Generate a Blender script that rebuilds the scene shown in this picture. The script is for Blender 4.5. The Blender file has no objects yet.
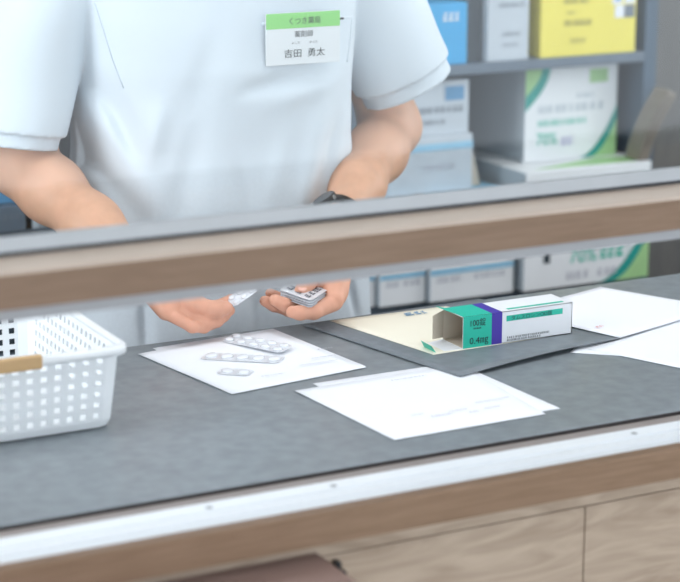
import bpy, bmesh, math, random
import numpy as np
import openvdb
from mathutils import Vector, Matrix, noise
random.seed(4)
S = bpy.context.scene
col = S.collection

# ------------------------------------------------------------------ camera geometry (metres, floor z = 0)
FPX, CX, CY = 2006.0, 340.0, 291.0
PITCH = math.atan(505/FPX); YAW = math.atan(1070/math.hypot(505, FPX))
CAM = Vector((0, 0, 1.5))
Fh = Vector((math.sin(YAW), math.cos(YAW), 0)); RT = Vector((math.cos(YAW), -math.sin(YAW), 0))
FW = Fh*math.cos(PITCH) + Vector((0, 0, -math.sin(PITCH))); UP = RT.cross(FW)
def ray(x, y): return FW*FPX + RT*(x-CX) - UP*(y-CY)
def PY(x, y, Y): r = ray(x, y); return CAM + r*(Y/r.y)
def PZ(x, y, z): r = ray(x, y); return CAM + r*((z-1.5)/r.z)
CT = .85                                   # counter top height

# ------------------------------------------------------------------ materials
def srgb(r, g, b):
    f = lambda c: (c/255/12.92) if c/255 <= .04045 else ((c/255+.055)/1.055)**2.4
    return (f(r), f(g), f(b), 1)
def mat(name, c, rough=.5, metal=0, var=.04, scale=30, bump=0, spec=.5, stretch=(1, 1, 1), trans=0, sss=0, alpha=1, c2=None, detail=4, sheen=0):
    m = bpy.data.materials.new(name); m.use_nodes = True
    nt = m.node_tree; N = nt.nodes; L = nt.links
    b = N['Principled BSDF']
    b.inputs['Roughness'].default_value = rough; b.inputs['Metallic'].default_value = metal
    b.inputs['Specular IOR Level'].default_value = spec
    if trans: b.inputs['Transmission Weight'].default_value = trans
    if sheen: b.inputs['Sheen Weight'].default_value = sheen
    if sss:
        b.inputs['Subsurface Weight'].default_value = sss; b.inputs['Subsurface Scale'].default_value = .01
        b.inputs['Subsurface Radius'].default_value = (1, .35, .2)
    tc = N.new('ShaderNodeTexCoord'); mp = N.new('ShaderNodeMapping'); mp.inputs['Scale'].default_value = stretch
    nz = N.new('ShaderNodeTexNoise'); nz.inputs['Scale'].default_value = scale; nz.inputs['Detail'].default_value = detail
    L.new(tc.outputs['Object'], mp.inputs['Vector']); L.new(mp.outputs['Vector'], nz.inputs['Vector'])
    rp = N.new('ShaderNodeValToRGB')
    a = tuple(max(0, v*(1-var)) for v in c[:3])+(1,)
    d = c2 if c2 else tuple(min(1, v*(1+var)) for v in c[:3])+(1,)
    rp.color_ramp.elements[0].color = a; rp.color_ramp.elements[1].color = d
    rp.color_ramp.elements[0].position = .3; rp.color_ramp.elements[1].position = .7
    L.new(nz.outputs['Fac'], rp.inputs['Fac']); L.new(rp.outputs['Color'], b.inputs['Base Color'])
    if bump:
        bp = N.new('ShaderNodeBump'); bp.inputs['Strength'].default_value = bump; bp.inputs['Distance'].default_value = .002
        L.new(nz.outputs['Fac'], bp.inputs['Height']); L.new(bp.outputs['Normal'], b.inputs['Normal'])
    return m
def wood(name, c1, c2, stretch, scale=8, rough=.5, dist=1.5):
    m = mat(name, c1, rough, var=0, scale=scale, stretch=stretch, c2=c2, detail=6)
    for n in m.node_tree.nodes:
        if n.type == 'TEX_NOISE': n.inputs['Distortion'].default_value = dist
    return m
M = {}
M['worktop'] = mat('grey_laminate', srgb(130, 138, 143), .38, var=.13, scale=55, bump=.06, detail=8)
M['edge'] = mat('dark_edge_band', srgb(48, 44, 44), .5)
M['sheet_dark'] = mat('dark_sheet', srgb(120, 128, 134), .5, var=.1, scale=60, bump=.05, detail=7)
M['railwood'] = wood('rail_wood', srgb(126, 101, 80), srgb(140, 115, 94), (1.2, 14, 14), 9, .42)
M['railtoplit'] = wood('rail_wood_lit_top', srgb(192, 175, 160), srgb(202, 186, 172), (1.2, 14, 14), 9, .35)  # same rail wood, paler colour stands in for light caught on top
M['nosewood'] = wood('nosing_wood', srgb(130, 104, 81), srgb(147, 120, 97), (1.2, 14, 14), 9, .42)
M['panelwood'] = wood('panel_wood', srgb(162, 143, 124), srgb(190, 172, 153), (1.6, 2, 9), 4.2, .55, 2.2)
M['shelfwood'] = wood('mauve_wood', srgb(146, 120, 112), srgb(156, 130, 121), (1, 10, 10), 6, .5)
M['alu'] = mat('pale_aluminium', srgb(234, 239, 243), .35, var=.02, stretch=(1, 40, 40), scale=12)
M['aludark'] = mat('grey_aluminium', srgb(172, 176, 179), .4, metal=.15, var=.02)
M['aludull'] = mat('dull_aluminium', srgb(160, 163, 167), .5, var=.02)
M['gasket'] = mat('black_gasket', srgb(62, 64, 68), .6)
M['sill'] = mat('sill_strip', srgb(150, 142, 138), .5)
M['white_cloth'] = mat('white_tunic_cloth', srgb(214, 223, 230), .85, var=.02, scale=220, bump=.04, spec=.2, sheen=.1)
M['seam'] = mat('seam_shadow', srgb(192, 203, 212), .9)
M['trousers'] = mat('white_trousers', srgb(225, 228, 232), .85)
M['skin'] = mat('skin', srgb(216, 168, 140), .5, var=.07, scale=38, bump=.02, sss=.12, spec=.35)
M['nail'] = mat('nail', srgb(222, 172, 154), .3)
M['hair'] = mat('black_hair', srgb(28, 24, 22), .45, var=.3, scale=60, stretch=(4, 4, .6), bump=.3)
M['eyewhite'] = mat('eye_white', srgb(235, 232, 228), .2); M['iris'] = mat('iris', srgb(40, 26, 20), .2)
M['black'] = mat('black_plastic', srgb(26, 28, 31), .35)
M['darkglass'] = mat('watch_glass', srgb(60, 66, 72), .08)
M['shoe'] = mat('white_shoe', srgb(225, 225, 225), .5)
M['paper'] = mat('paper_white', srgb(243, 246, 251), .8, var=.01, scale=8, spec=.2)
M['cream'] = mat('paper_cream', srgb(240, 236, 218), .8, var=.015, scale=8, spec=.2)
M['ink'] = mat('ink_grey', srgb(190, 192, 202), .8); M['violet'] = mat('ink_violet', srgb(186, 182, 220), .8)
M['red'] = mat('ink_red', srgb(222, 150, 150), .8)
M['basket'] = mat('white_plastic', srgb(244, 248, 250), .35, var=.01, spec=.4)
M['tan'] = wood('tan_grip', srgb(196, 160, 112), srgb(208, 174, 128), (1, 12, 12), 9, .5)
M['foil'] = mat('silver_foil', srgb(226, 229, 234), .3, metal=.15, var=.1, scale=160, bump=.15)
M['foilprint'] = mat('foil_print', srgb(92, 98, 108), .5)
M['pocket'] = mat('clear_pocket', srgb(232, 235, 240), .25, var=.03, spec=.6)
M['pocketdark'] = mat('grey_pocket', srgb(196, 201, 208), .2, var=.1, spec=.8)
M['card'] = mat('white_card', srgb(240, 243, 246), .5, var=.01)
M['cardgrey'] = mat('grey_white_card', srgb(196, 205, 213), .6, var=.03)
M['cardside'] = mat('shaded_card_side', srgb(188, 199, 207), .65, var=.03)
M['beige'] = mat('raw_board', srgb(206, 194, 178), .8, var=.04)
M['teal'] = mat('teal_ink', srgb(36, 192, 166), .45, var=.02); M['tealdeep'] = mat('deep_teal_ink', srgb(40, 160, 150), .5)
M['purple'] = mat('violet_ink', srgb(72, 52, 168), .45, var=.02)
M['lime'] = mat('lime_ink', srgb(168, 212, 150), .5); M['darkink'] = mat('dark_ink', srgb(34, 50, 60), .6)
M['greyink'] = mat('grey_ink', srgb(120, 130, 140), .7); M['lightblue'] = mat('light_blue_ink', srgb(150, 200, 226), .5)
M['blue'] = mat('blue_card', srgb(64, 168, 222), .5, var=.03); M['bluelabel'] = mat('blue_label', srgb(96, 150, 190), .5)
M['yellow'] = mat('yellow_card', srgb(240, 226, 104), .5, var=.02); M['yellowshade'] = mat('shaded_yellow_card', srgb(214, 200, 84), .55)  # darker yellow is the same card with side shade put in
M['oliveink'] = mat('olive_ink', srgb(150, 142, 76), .6)
M['green'] = mat('badge_green', srgb(140, 212, 120), .4, var=.01); M['badge'] = mat('badge_white', srgb(226, 230, 232), .35, var=.01)
M['badgetext'] = mat('badge_text', srgb(60, 68, 68), .6)
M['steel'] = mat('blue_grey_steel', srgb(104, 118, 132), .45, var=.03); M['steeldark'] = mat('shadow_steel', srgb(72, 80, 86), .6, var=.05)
M['postblue'] = mat('post_steel', srgb(78, 98, 116), .4, var=.04)
M['strap'] = mat('grey_beige_strap', srgb(138, 130, 120), .6, var=.05)
M['tray'] = mat('dark_tray', srgb(58, 70, 80), .6); M['cabinet'] = wood('brown_cabinet', srgb(96, 96, 95), srgb(108, 107, 104), (8, 8, 1), 6, .6)
M['wall'] = mat('wall_paint', srgb(238, 239, 240), .8, var=.01, scale=6); M['ceil'] = mat('ceiling_paint', srgb(244, 244, 244), .9, var=.01)
M['floor'] = mat('vinyl_floor', srgb(186, 180, 172), .4, var=.05, scale=9); M['refldado'] = wood('reflection_dado_wood', srgb(190, 160, 128), srgb(206, 178, 146), (1, 8, 8), 5, .55)
_nt = M['basket'].node_tree; _p = _nt.nodes['Principled BSDF']; _t = _nt.nodes.new('ShaderNodeBsdfTranslucent'); _m = _nt.nodes.new('ShaderNodeMixShader')
_t.inputs['Color'].default_value = (.95, .98, 1, 1); _m.inputs['Fac'].default_value = .1
_nt.links.new(_p.outputs[0], _m.inputs[1]); _nt.links.new(_t.outputs[0], _m.inputs[2]); _nt.links.new(_m.outputs[0], _nt.nodes['Material Output'].inputs['Surface'])
_nt = M['skin'].node_tree; _N = _nt.nodes; _b = _N['Principled BSDF']; _src = _b.inputs['Base Color'].links[0].from_socket
_tc = _N.new('ShaderNodeTexCoord'); _sx = _N.new('ShaderNodeSeparateXYZ'); _mr = _N.new('ShaderNodeMapRange'); _mx = _N.new('ShaderNodeMix'); _mx.data_type = 'RGBA'; _mx.blend_type = 'MULTIPLY'
_mr.inputs['From Min'].default_value = .97; _mr.inputs['From Max'].default_value = .89
_nt.links.new(_tc.outputs['Object'], _sx.inputs[0]); _nt.links.new(_sx.outputs['Z'], _mr.inputs['Value']); _nt.links.new(_mr.outputs['Result'], _mx.inputs[0])
_nt.links.new(_src, _mx.inputs[6]); _mx.inputs[7].default_value = (1.0, .90, .93, 1); _nt.links.new(_mx.outputs[2], _b.inputs['Base Color'])
def glass_mat():
    m = bpy.data.materials.new('window_glass'); m.use_nodes = True
    nt = m.node_tree; N = nt.nodes; L = nt.links; N.remove(N['Principled BSDF'])
    out = N['Material Output']; mx = N.new('ShaderNodeMixShader'); tr = N.new('ShaderNodeBsdfTransparent'); gl = N.new('ShaderNodeBsdfGlossy')
    gl.inputs['Roughness'].default_value = .015; tr.inputs['Color'].default_value = (.94, .965, .965, 1)
    fr = N.new('ShaderNodeFresnel'); fr.inputs['IOR'].default_value = 1.52
    nz = N.new('ShaderNodeTexNoise'); nz.inputs['Scale'].default_value = 3
    bp = N.new('ShaderNodeBump'); bp.inputs['Strength'].default_value = .02; bp.inputs['Distance'].default_value = .001
    L.new(nz.outputs['Fac'], bp.inputs['Height']); L.new(bp.outputs['Normal'], gl.inputs['Normal'])
    L.new(fr.outputs['Fac'], mx.inputs['Fac']); L.new(tr.outputs[0], mx.inputs[1]); L.new(gl.outputs[0], mx.inputs[2])
    L.new(mx.outputs[0], out.inputs['Surface']); return m
M['glass'] = glass_mat()

# ------------------------------------------------------------------ object helpers
def tag(o, label=None, cat=None, group=None, kind=None):
    if label: o['label'] = label
    if cat: o['category'] = cat
    if group: o['group'] = group
    if kind: o['kind'] = kind
    return o
def empty(name, loc):
    o = bpy.data.objects.new(name, None); o.empty_display_size = .05; col.objects.link(o); o.location = loc; return o
def link(name, me, m, parent=None, smooth=False):
    o = bpy.data.objects.new(name, me); col.objects.link(o)
    if m is not None:
        for q in (m if isinstance(m, (list, tuple)) else [m]): me.materials.append(q)
    if smooth:
        for p in me.polygons: p.use_smooth = True
    if parent is not None:
        o.parent = parent; o.matrix_parent_inverse = Matrix.Translation(-parent.matrix_basis.translation) if parent.rotation_euler.to_matrix().to_3x3() == Matrix.Identity(3) else parent.matrix_basis.inverted()
        if parent.parent is not None:
            o.matrix_parent_inverse = (parent.parent.matrix_basis @ Matrix.Identity(4)).inverted() if parent.parent.type == 'EMPTY' and False else o.matrix_parent_inverse
    return o
class MB:
    """collects shapes in world space into one mesh"""
    def __init__(s): s.v = []; s.f = []; s.mi = []
    def poly(s, pts, mi=0):
        k = len(s.v); s.v += [tuple(p) for p in pts]; s.f.append(tuple(range(k, k+len(pts)))); s.mi.append(mi); return s
    def hexa(s, b, t, mi=0):
        k = len(s.v); s.v += [tuple(p) for p in b]+[tuple(p) for p in t]; n = len(b)
        s.f.append(tuple(range(k+n-1, k-1, -1))); s.mi.append(mi); s.f.append(tuple(range(k+n, k+2*n))); s.mi.append(mi)
        for i in range(n):
            j = (i+1) % n; s.f.append((k+i, k+j, k+n+j, k+n+i)); s.mi.append(mi)
        return s
    def box(s, x0, x1, y0, y1, z0, z1, mi=0):
        return s.hexa([(x0, y0, z0), (x1, y0, z0), (x1, y1, z0), (x0, y1, z0)], [(x0, y0, z1), (x1, y0, z1), (x1, y1, z1), (x0, y1, z1)], mi)
    def obox(s, c, ax, ay, az, mi=0):
        c = Vector(c); ax = Vector(ax); ay = Vector(ay); az = Vector(az)
        return s.hexa([c-ax-ay-az, c+ax-ay-az, c+ax+ay-az, c-ax+ay-az], [c-ax-ay+az, c+ax-ay+az, c+ax+ay+az, c-ax+ay+az], mi)
    def rings(s, rs, caps=True, close=False, mi=0):
        k = len(s.v); n = len(rs[0])
        for r in rs: s.v += [tuple(p) for p in r]
        m = len(rs)
        for a in range(m if close else m-1):
            b = (a+1) % m
            for i in range(n):
                j = (i+1) % n; s.f.append((k+a*n+i, k+a*n+j, k+b*n+j, k+b*n+i)); s.mi.append(mi)
        if caps and not close:
            s.f.append(tuple(k+i for i in range(n-1, -1, -1))); s.mi.append(mi)
            s.f.append(tuple(k+(m-1)*n+i for i in range(n))); s.mi.append(mi)
        return s
    def extr(s, prof, x0, x1, mi=0):           # profile in (y,z) extruded along x
        return s.rings([[(x, p[0], p[1]) for p in prof] for x in (x0, x1)], mi=mi)
    def build(s, name, m, parent=None, smooth=False, bevel=0, seg=2, solid=0):
        org = Vector((0, 0, 0))
        if parent is None:
            xs = [v[0] for v in s.v]; ys = [v[1] for v in s.v]; zs = [v[2] for v in s.v]
            org = Vector(((min(xs)+max(xs))/2, (min(ys)+max(ys))/2, min(zs)))
        else: org = wpos(parent)
        me = bpy.data.meshes.new(name); me.from_pydata([tuple(Vector(v)-org) for v in s.v], [], s.f)
        for p, q in zip(me.polygons, s.mi): p.material_index = q
        bm = bmesh.new(); bm.from_mesh(me); bmesh.ops.recalc_face_normals(bm, faces=bm.faces); bm.to_mesh(me); bm.free()
        o = bpy.data.objects.new(name, me); col.objects.link(o)
        for q in (m if isinstance(m, (list, tuple)) else [m]): me.materials.append(q)
        if smooth:
            for p in me.polygons: p.use_smooth = True
        if parent is None: o.location = org
        else: o.parent = parent
        if solid:
            md = o.modifiers.new('s', 'SOLIDIFY'); md.thickness = solid; md.offset = 0
        if bevel:
            md = o.modifiers.new('b', 'BEVEL'); md.width = bevel; md.segments = seg; md.limit_method = 'ANGLE'; md.angle_limit = .6
        return o
def wpos(o):
    p = Vector((0, 0, 0))
    while o is not None: p += o.location; o = o.parent
    return p
def text(name, body, size, org, xd, yd, m, parent, width=None, align='LEFT', off=.0004, spacing=1.0):
    c = bpy.data.curves.new('f', 'FONT'); c.body = body; c.size = size; c.align_x = align; c.space_character = spacing; c.resolution_u = 3
    t = bpy.data.objects.new('f', c); col.objects.link(t)
    dg = bpy.context.evaluated_depsgraph_get(); me = bpy.data.meshes.new_from_object(t.evaluated_get(dg)); bpy.data.objects.remove(t)
    xd = Vector(xd).normalized(); yd = Vector(yd).normalized(); n = xd.cross(yd)
    xs = [v.co.x for v in me.vertices] or [0, 1]
    k = 1 if not width else width/max(1e-6, max(xs)-min(xs))
    base = wpos(parent)
    for v in me.vertices:
        p = Vector(org) + xd*(v.co.x*k) + yd*v.co.y + n*off; v.co = p-base
    me.materials.clear(); o = bpy.data.objects.new(name, me); col.objects.link(o); me.materials.append(m); o.parent = parent
    return o
def dashes(mb, org, xd, yd, w, h, n, off=.0004, seed=0):
    r = random.Random(seed); org = Vector(org); xd = Vector(xd).normalized(); yd = Vector(yd).normalized(); nn = xd.cross(yd)*off
    x = 0
    while x < w:
        l = min(w-x, h*r.choice((.6, .8, .9, 1.0))); 
        a = org+xd*x+nn
        mb.poly([a, a+xd*l, a+xd*l+yd*h*.28, a+yd*h*.28]); mb.poly([a+yd*h*.4, a+xd*l*.8+yd*h*.4, a+xd*l*.8+yd*h*.62, a+yd*h*.62]); mb.poly([a+xd*l*.2+yd*h*.74, a+xd*l+yd*h*.74, a+xd*l+yd*h, a+xd*l*.2+yd*h])
        x += l+h*r.choice((.2, .25, .5))
    return mb

# ================================================================== SETTING
X0, X1, YF, YB, ZC = -1.0, 4.2, -1.6, 3.6, 2.6
def struct(o): o['kind'] = 'structure'; return o
struct(MB().box(X0, X1, YF, YB, -.05, 0).build('floor', M['floor']))
struct(MB().box(X0, X1, YF, YB, ZC, ZC+.05).build('ceiling', M['ceil']))
struct(MB().box(X0, X1, YB, YB+.06, 0, ZC).build('wall_back', M['wall']))
struct(MB().box(X0, X1, YF-.06, YF, 0, .46).box(X0, X1, YF-.06, YF, 2.35, ZC).box(X0, X0+.3, YF-.06, YF, .46, 2.35).box(X1-.15, X1, YF-.06, YF, .46, 2.35).build('wall_front', M['wall']))  # opening in this unseen wall is cut to let frontal fill in
fillwin = struct(empty('added_window', (1.6, YF, .46)))  # unseen window, added for frontal fill and haze on the pane
MB().box(X0+.3, X1-.15, YF-.05, YF-.01, .46, .50).box(X0+.3, X1-.15, YF-.05, YF-.01, 2.31, 2.35).build('added_frame', M['aludark'], fillwin)
for xx in (X0+.3, .9, X1-.19): MB().box(xx, xx+.04, YF-.05, YF-.01, .50, 2.31).build('added_mullion', M['aludark'], fillwin)
struct(MB().box(X0-.06, X0, YF, YB, 0, ZC).build('wall_left', M['wall']))
struct(MB().box(X1, X1+.06, YF, YB, 0, ZC).build('wall_right', M['wall']))
struct(MB().box(X0, X1, YF, YF+.02, 0, .46).build('reflection_dado', M['refldado']))  # unseen band, added to give the pane a warm lower reflection

# window sash: pane, wooden rail, beads
win = struct(empty('window_1', (1.3, 1.6, 1.07)))
MB().poly([(X0, 1.61, 1.113), (X1, 1.61, 1.113), (X1, 1.61, ZC), (X0, 1.61, ZC)]).build('pane', M['glass'], win)
MB().extr([(1.56, 1.0770), (1.622, 1.0770), (1.622, 1.1145), (1.5625, 1.1095), (1.56, 1.107)], X0, X1).build('rail', [M['railwood'], M['railtoplit']], win)
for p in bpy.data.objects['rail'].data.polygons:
    if p.normal.z > .5 or (p.normal.z > .3 and p.normal.y < 0): p.material_index = 1  # upward faces get the painted-in highlight colour
MB().extr([(1.600, 1.117), (1.6085, 1.117), (1.6085, 1.129), (1.602, 1.129)], X0, X1).build('glazing_bead', M['aludark'], win)
MB().extr([(1.603, 1.1125), (1.609, 1.1125), (1.609, 1.1172), (1.603, 1.1172)], X0, X1).build('gasket', M['gasket'], win)
MB().extr([(1.563, 1.0665), (1.60, 1.0665), (1.60, 1.0771), (1.563, 1.0771)], X0, X1).build('bottom_channel', M['aludull'], win)

# ledge in front of the worktop
led = struct(empty('window_sill', (1.3, 1.6, .82)))
prof = [(1.568, .8405), (1.568, .8495), (1.585, .8495), (1.586, .8475), (1.589, .8475), (1.590, .8495), (1.606, .8495), (1.607, .847), (1.610, .847), (1.611, .8495), (1.632, .8495), (1.634, .8405)]
MB().extr(prof, X0, X1).build('track', M['alu'], led)
MB().extr([(1.634, .836), (1.6595, .836), (1.6595, .8455), (1.634, .8475)], X0, X1).build('strip', M['sill'], led)
MB().extr([(1.554, .819), (1.634, .819), (1.634, .8405), (1.568, .8405), (1.568, .8515), (1.556, .8515), (1.554, .8495)], X0, X1).build('nosing', M['nosewood'], led)
for i, xx in enumerate((.70, .83, 1.18, 1.66)):
    MB().rings([[(xx+.0035*math.cos(a*.785), 1.6 + .0035*math.sin(a*.785)+.018, z) for a in range(8)] for z in (.8494, .8502)]).build('screw', M['aludark'], led)

# counter
C0, C1 = X0+.005, X1-.005
ctr = empty('service_counter', (1.3, 1.85, 0)); tag(ctr, 'grey topped service counter with wood grain panels facing the customer', 'counter')
MB().box(C0, C1, 1.66, 2.168, .815, CT).build('worktop', M['worktop'], ctr, bevel=.002)
MB().box(C0, C1, 1.6585, 1.6605, .8355, .8490).build('edge_band', M['edge'], ctr)
MB().box(C0, C1, 1.60, 2.10, .06, .8185).build('cabinet_body', M['cabinet'], ctr)
MB().box(C0, C1, 1.575, 1.60, .7995, .819).build('top_strip', M['panelwood'], ctr)
for xa, xb in ((C0, .18), (.1815, 1.0915), (1.0928, 1.98), (1.9815, 2.88), (2.8815, C1)):
    MB().box(xa, xb, 1.575, 1.60, .08, .7982).build('front_panel', M['panelwood'], ctr, bevel=.0006, seg=1)
MB().box(C0, C1, 1.60, 1.62, 0, .08).build('plinth', M['edge'], ctr)

# bag ledge on the customer's side
bg = MB().box(.05, .790, 1.28, 1.5748, .781, .8045).build('bag_shelf', M['shelfwood'], bevel=.002); tag(bg, 'mauve brown wooden bag shelf below the counter ledge', 'shelf')
for xx in (.2, .62): MB().box(xx, xx+.02, 1.33, 1.5748, .70, .7785).build('bracket', M['edge'], bg)
hk = MB().obox((.809, 1.5705, .790), (.003, 0, 0), (0, .005, 0), (0, 0, .004)).build('bag_hook', M['black'], bevel=.0015)
MB().obox((.809, 1.562, .786), (.0025, 0, 0), (0, .008, 0), (0, 0, .0025)).build('prong', M['black'], hk, bevel=.001)
tag(hk, 'small black hook on the panel beside the bag shelf', 'hook')

# ================================================================== PAPERS
def sheet(name, L, B, R, m, z, label, cat='paper', T=None, th=.0004, curl=0, seed=0, group=None, lift=None, n=14):
    L, B, R = Vector(L), Vector(B), Vector(R); T = Vector(T) if T else L+R-B
    mb = MB(); k = 0; g = []
    for i in range(n+1):
        row = []
        for j in range(n+1):
            u, v = i/n, j/n
            p = L*(1-u)*(1-v)+B*u*(1-v)+R*u*v+T*(1-u)*v
            e = z + curl*max(0, noise.noise((p.x*9+seed, p.y*9, seed)))
            if lift: e += lift(u, v)
            mb.v.append((p.x, p.y, e)); row.append(len(mb.v)-1)
        g.append(row)
    for i in range(n):
        for j in range(n): mb.f.append((g[i][j], g[i+1][j], g[i+1][j+1], g[i][j+1])); mb.mi.append(0)
    o = mb.build(name, m, smooth=True); md = o.modifiers.new('s', 'SOLIDIFY'); md.thickness = th; md.offset = 1 if True else 0
    bm = bmesh.new(); bm.from_mesh(o.data)
    bm.faces.ensure_lookup_table()
    if bm.faces[0].normal.z < 0: bmesh.ops.reverse_faces(bm, faces=bm.faces)
    bm.to_mesh(o.data); bm.free()
    tag(o, label, cat, group); return o
def at(L, B, R, u, v):   # u along L->B, v along B->R
    L, B, R = Vector(L), Vector(B), Vector(R); return L+(B-L)*u+(R-B)*v
XP = (1, 0, 0); YPOS = (0, 1, 0); ZP = (0, 0, 1)
def marks(parent, m, specs, z, name='handwriting'):
    mb = MB()
    for i, (x, y, w, h) in enumerate(specs): dashes(mb, PZ(x, y, z), (1, .02, 0), (0, 1, 0), w, h, 1, seed=i*7+3)
    return mb.build(name, m, parent)
# under the blister packs: two sheets
p1b = sheet('paper_sheet', (.859, 2.146), (.873, 1.95), (1.048, 1.962), M['paper'], CT+.0003, 'white paper sheet lying mostly hidden under the sheet with three blister packs', T=(1.024, 2.160), seed=2)
p1 = sheet('paper_sheet', (.833, 2.128), (.865, 1.931), (1.046, 1.956), M['paper'], CT+.0010, 'white paper sheet on the counter with three loose blister packs on it', T=(1.019, 2.156), curl=.0006, seed=1)
marks(p1, M['ink'], [(262, 377, .03, .003), (300, 366, .05, .003), (312, 359, .035, .003), (318, 350, .02, .003)], CT+.003, 'printed_text')
# front pair
p2b = sheet('paper_sheet', (.963, 1.928), (.978, 1.722), (1.158, 1.723), M['paper'], CT+.0003, 'white paper sheet lying slightly askew beneath the written sheet at the counter front', T=(1.148, 1.928), seed=3)
p2 = sheet('paper_sheet', (.932, 1.910), (.947, 1.709), (1.132, 1.712), M['paper'], CT+.0010, 'white sheet with violet handwriting nearest the window track, its far corner under the dark sheet', T=(1.1465, 1.917), curl=.0004, seed=4)
marks(p2, M['violet'], [(432, 417, .026, .0035), (450, 412, .022, .003), (485, 409, .02, .003), (470, 413, .012, .003)], CT+.0026)
marks(p2, M['ink'], [(392, 381, .045, .003), (412, 416, .015, .003), (476, 403, .045, .003)], CT+.0026, 'printed_text')
# dark grey sheet under the opened carton
def matlift(u, v): return .026*max(0, u-.68)**2*(.3+math.sin(v*3.1))*1.3
dm = sheet('desk_mat', (1.063, 2.157), (1.120, 1.869), (1.373, 1.919), M['sheet_dark'], CT+.0014, 'dark grey flexible sheet with slightly lifted edge beneath the opened carton', 'mat', T=(1.325, 2.166), th=.0009, lift=matlift, seed=5)
cr = sheet('paper_sheet', (1.100, 2.154), (1.138, 1.961), (1.33, 1.968), M['cream'], CT+.0026, 'cream paper leaflet lying on the dark sheet under the opened carton', T=(1.265, 2.150), seed=6)
mb = MB(); dashes(mb, (1.195, 2.128, CT+.0036), XP, YPOS, .03, .012, 1); mb.build('printed_emblem', M['bluelabel'], cr)
# right hand sheets
pC = sheet('paper_sheet', (1.290, 1.902), (1.352, 1.848), (1.50, 1.985), M['paper'], CT+.0003, 'white sheet showing only a sliver beside the edge of the dark sheet', T=(1.44, 2.04), seed=8)
pB = sheet('paper_sheet', (1.316, 1.903), (1.412, 1.675), (1.60, 1.755), M['paper'], CT+.0010, 'blank white sheet running off the right side, lower of the pair beside the carton', T=(1.504, 1.983), seed=9)
pA = sheet('paper_sheet', (1.317, 2.085), (1.373, 1.918), (1.569, 1.978), M['paper'], CT+.0040, 'white sheet with small red stamp behind the right end of the opened carton', T=(1.496, 2.139), seed=10, curl=.0008)
mb = MB(); dashes(mb, PZ(597, 328, CT+.0056), (1, .2, 0), (0, 1, 0), .012, .005, 1, off=.0006); mb.build('red_stamp', M['red'], pA)

# ================================================================== OPENED CARTON
bx0, bx1, by0, by1, bz0, bz1 = 1.1805, 1.3345, 1.9655, 2.0125, CT+.0032, CT+.0420
bxc = empty('medicine_carton', ((bx0+bx1)/2, (by0+by1)/2, bz0)); tag(bxc, 'opened white medicine carton with teal end and violet stripe on the counter', 'carton')
t = .0006
mb = MB(); mb.box(bx0, bx1, by0, by0+t, bz0, bz1); mb.box(bx0, bx1, by1-t, by1, bz0, bz1); mb.box(bx0, bx1, by0, by1, bz1-t, bz1); mb.box(bx0, bx1, by0, by1, bz0, bz0+t); mb.box(bx1-t, bx1, by0, by1, bz0, bz1)
mb.build('sleeve_body', M['card'], bxc)
mb = MB(); e = .0003; mb.box(bx0-.0001, bx1-t, by0+t, by0+t+e, bz0+t, bz1-t); mb.box(bx0-.0001, bx1-t, by1-t-e, by1-t, bz0+t, bz1-t); mb.box(bx0-.0001, bx1-t, by0+t, by1-t, bz1-t-e, bz1-t); mb.box(bx0-.0001, bx1-t, by0+t, by1-t, bz0+t, bz0+t+e); mb.box(bx1-t-e, bx1-t, by0, by1, bz0+t, bz1-t)
mb.build('inner_lining', M['beige'], bxc)
# dust flap standing out from the rear wall, tuck flap lying in front, torn teal flap on top
mb = MB(); mb.hexa([(bx0, by1-.001, bz0+.003), (bx0-.021, by1-.012, bz0+.006), (bx0-.0213, by1-.0112, bz0+.006), (bx0, by1, bz0+.003)], [(bx0, by1-.001, bz1-.002), (bx0-.021, by1-.012, bz1-.004), (bx0-.0213, by1-.0112, bz1-.004), (bx0, by1, bz1-.002)])
mb.build('dust_flap', M['beige'], bxc)
fl = MB().hexa([(bx0, by0, bz0), (bx0-.036, by0+.004, bz0-.0012), (bx0-.036, by1-.006, bz0-.0012), (bx0, by1, bz0)], [(bx0, by0, bz0+t), (bx0-.036, by0+.004, bz0-.0006), (bx0-.036, by1-.006, bz0-.0006), (bx0, by1, bz0+t)]).build('tuck_flap', M['card'], bxc)
MB().hexa([(bx0-.0355, by0+.002, bz0-.001), (bx0-.0350, by0+.002, bz0-.001), (bx0-.0350, by0+.030, bz0-.001), (bx0-.0355, by0+.030, bz0-.001)], [(bx0-.0445, by0-.002, bz0+.0095), (bx0-.0440, by0-.002, bz0+.0095), (bx0-.0440, by0+.022, bz0+.0105), (bx0-.0445, by0+.022, bz0+.0105)]).build('flap_tongue', M['teal'], fl)
MB().hexa([(bx0+.001, by0+.016, bz1), (bx0-.008, by0+.022, bz1+.003), (bx0-.011, by1-.002, bz1+.004), (bx0+.001, by1, bz1)], [(bx0+.001, by0+.016, bz1+t), (bx0-.008, by0+.022, bz1+.0036), (bx0-.011, by1-.002, bz1+.0046), (bx0+.001, by1, bz1+t)]).build('torn_flap', M['teal'], bxc)
def fr(x0, x1, z0, z1): return [(x0, by0-.0002, z0), (x1, by0-.0002, z0), (x1, by0-.0002, z1), (x0, by0-.0002, z1)]
def tp(x0, x1, y0, y1): return [(x0, y0, bz1+.0002), (x1, y0, bz1+.0002), (x1, y1, bz1+.0002), (x0, y1, bz1+.0002)]
MB().poly(fr(bx0, bx0+.0395, bz0, bz1)).poly(tp(bx0, bx0+.0395, by0, by1)).build('teal_print', M['teal'], bxc)
MB().poly(fr(bx0+.0395, bx0+.054, bz0, bz1)).poly(tp(bx0+.0395, bx0+.054, by0, by1)).build('violet_stripe', M['purple'], bxc)
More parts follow.
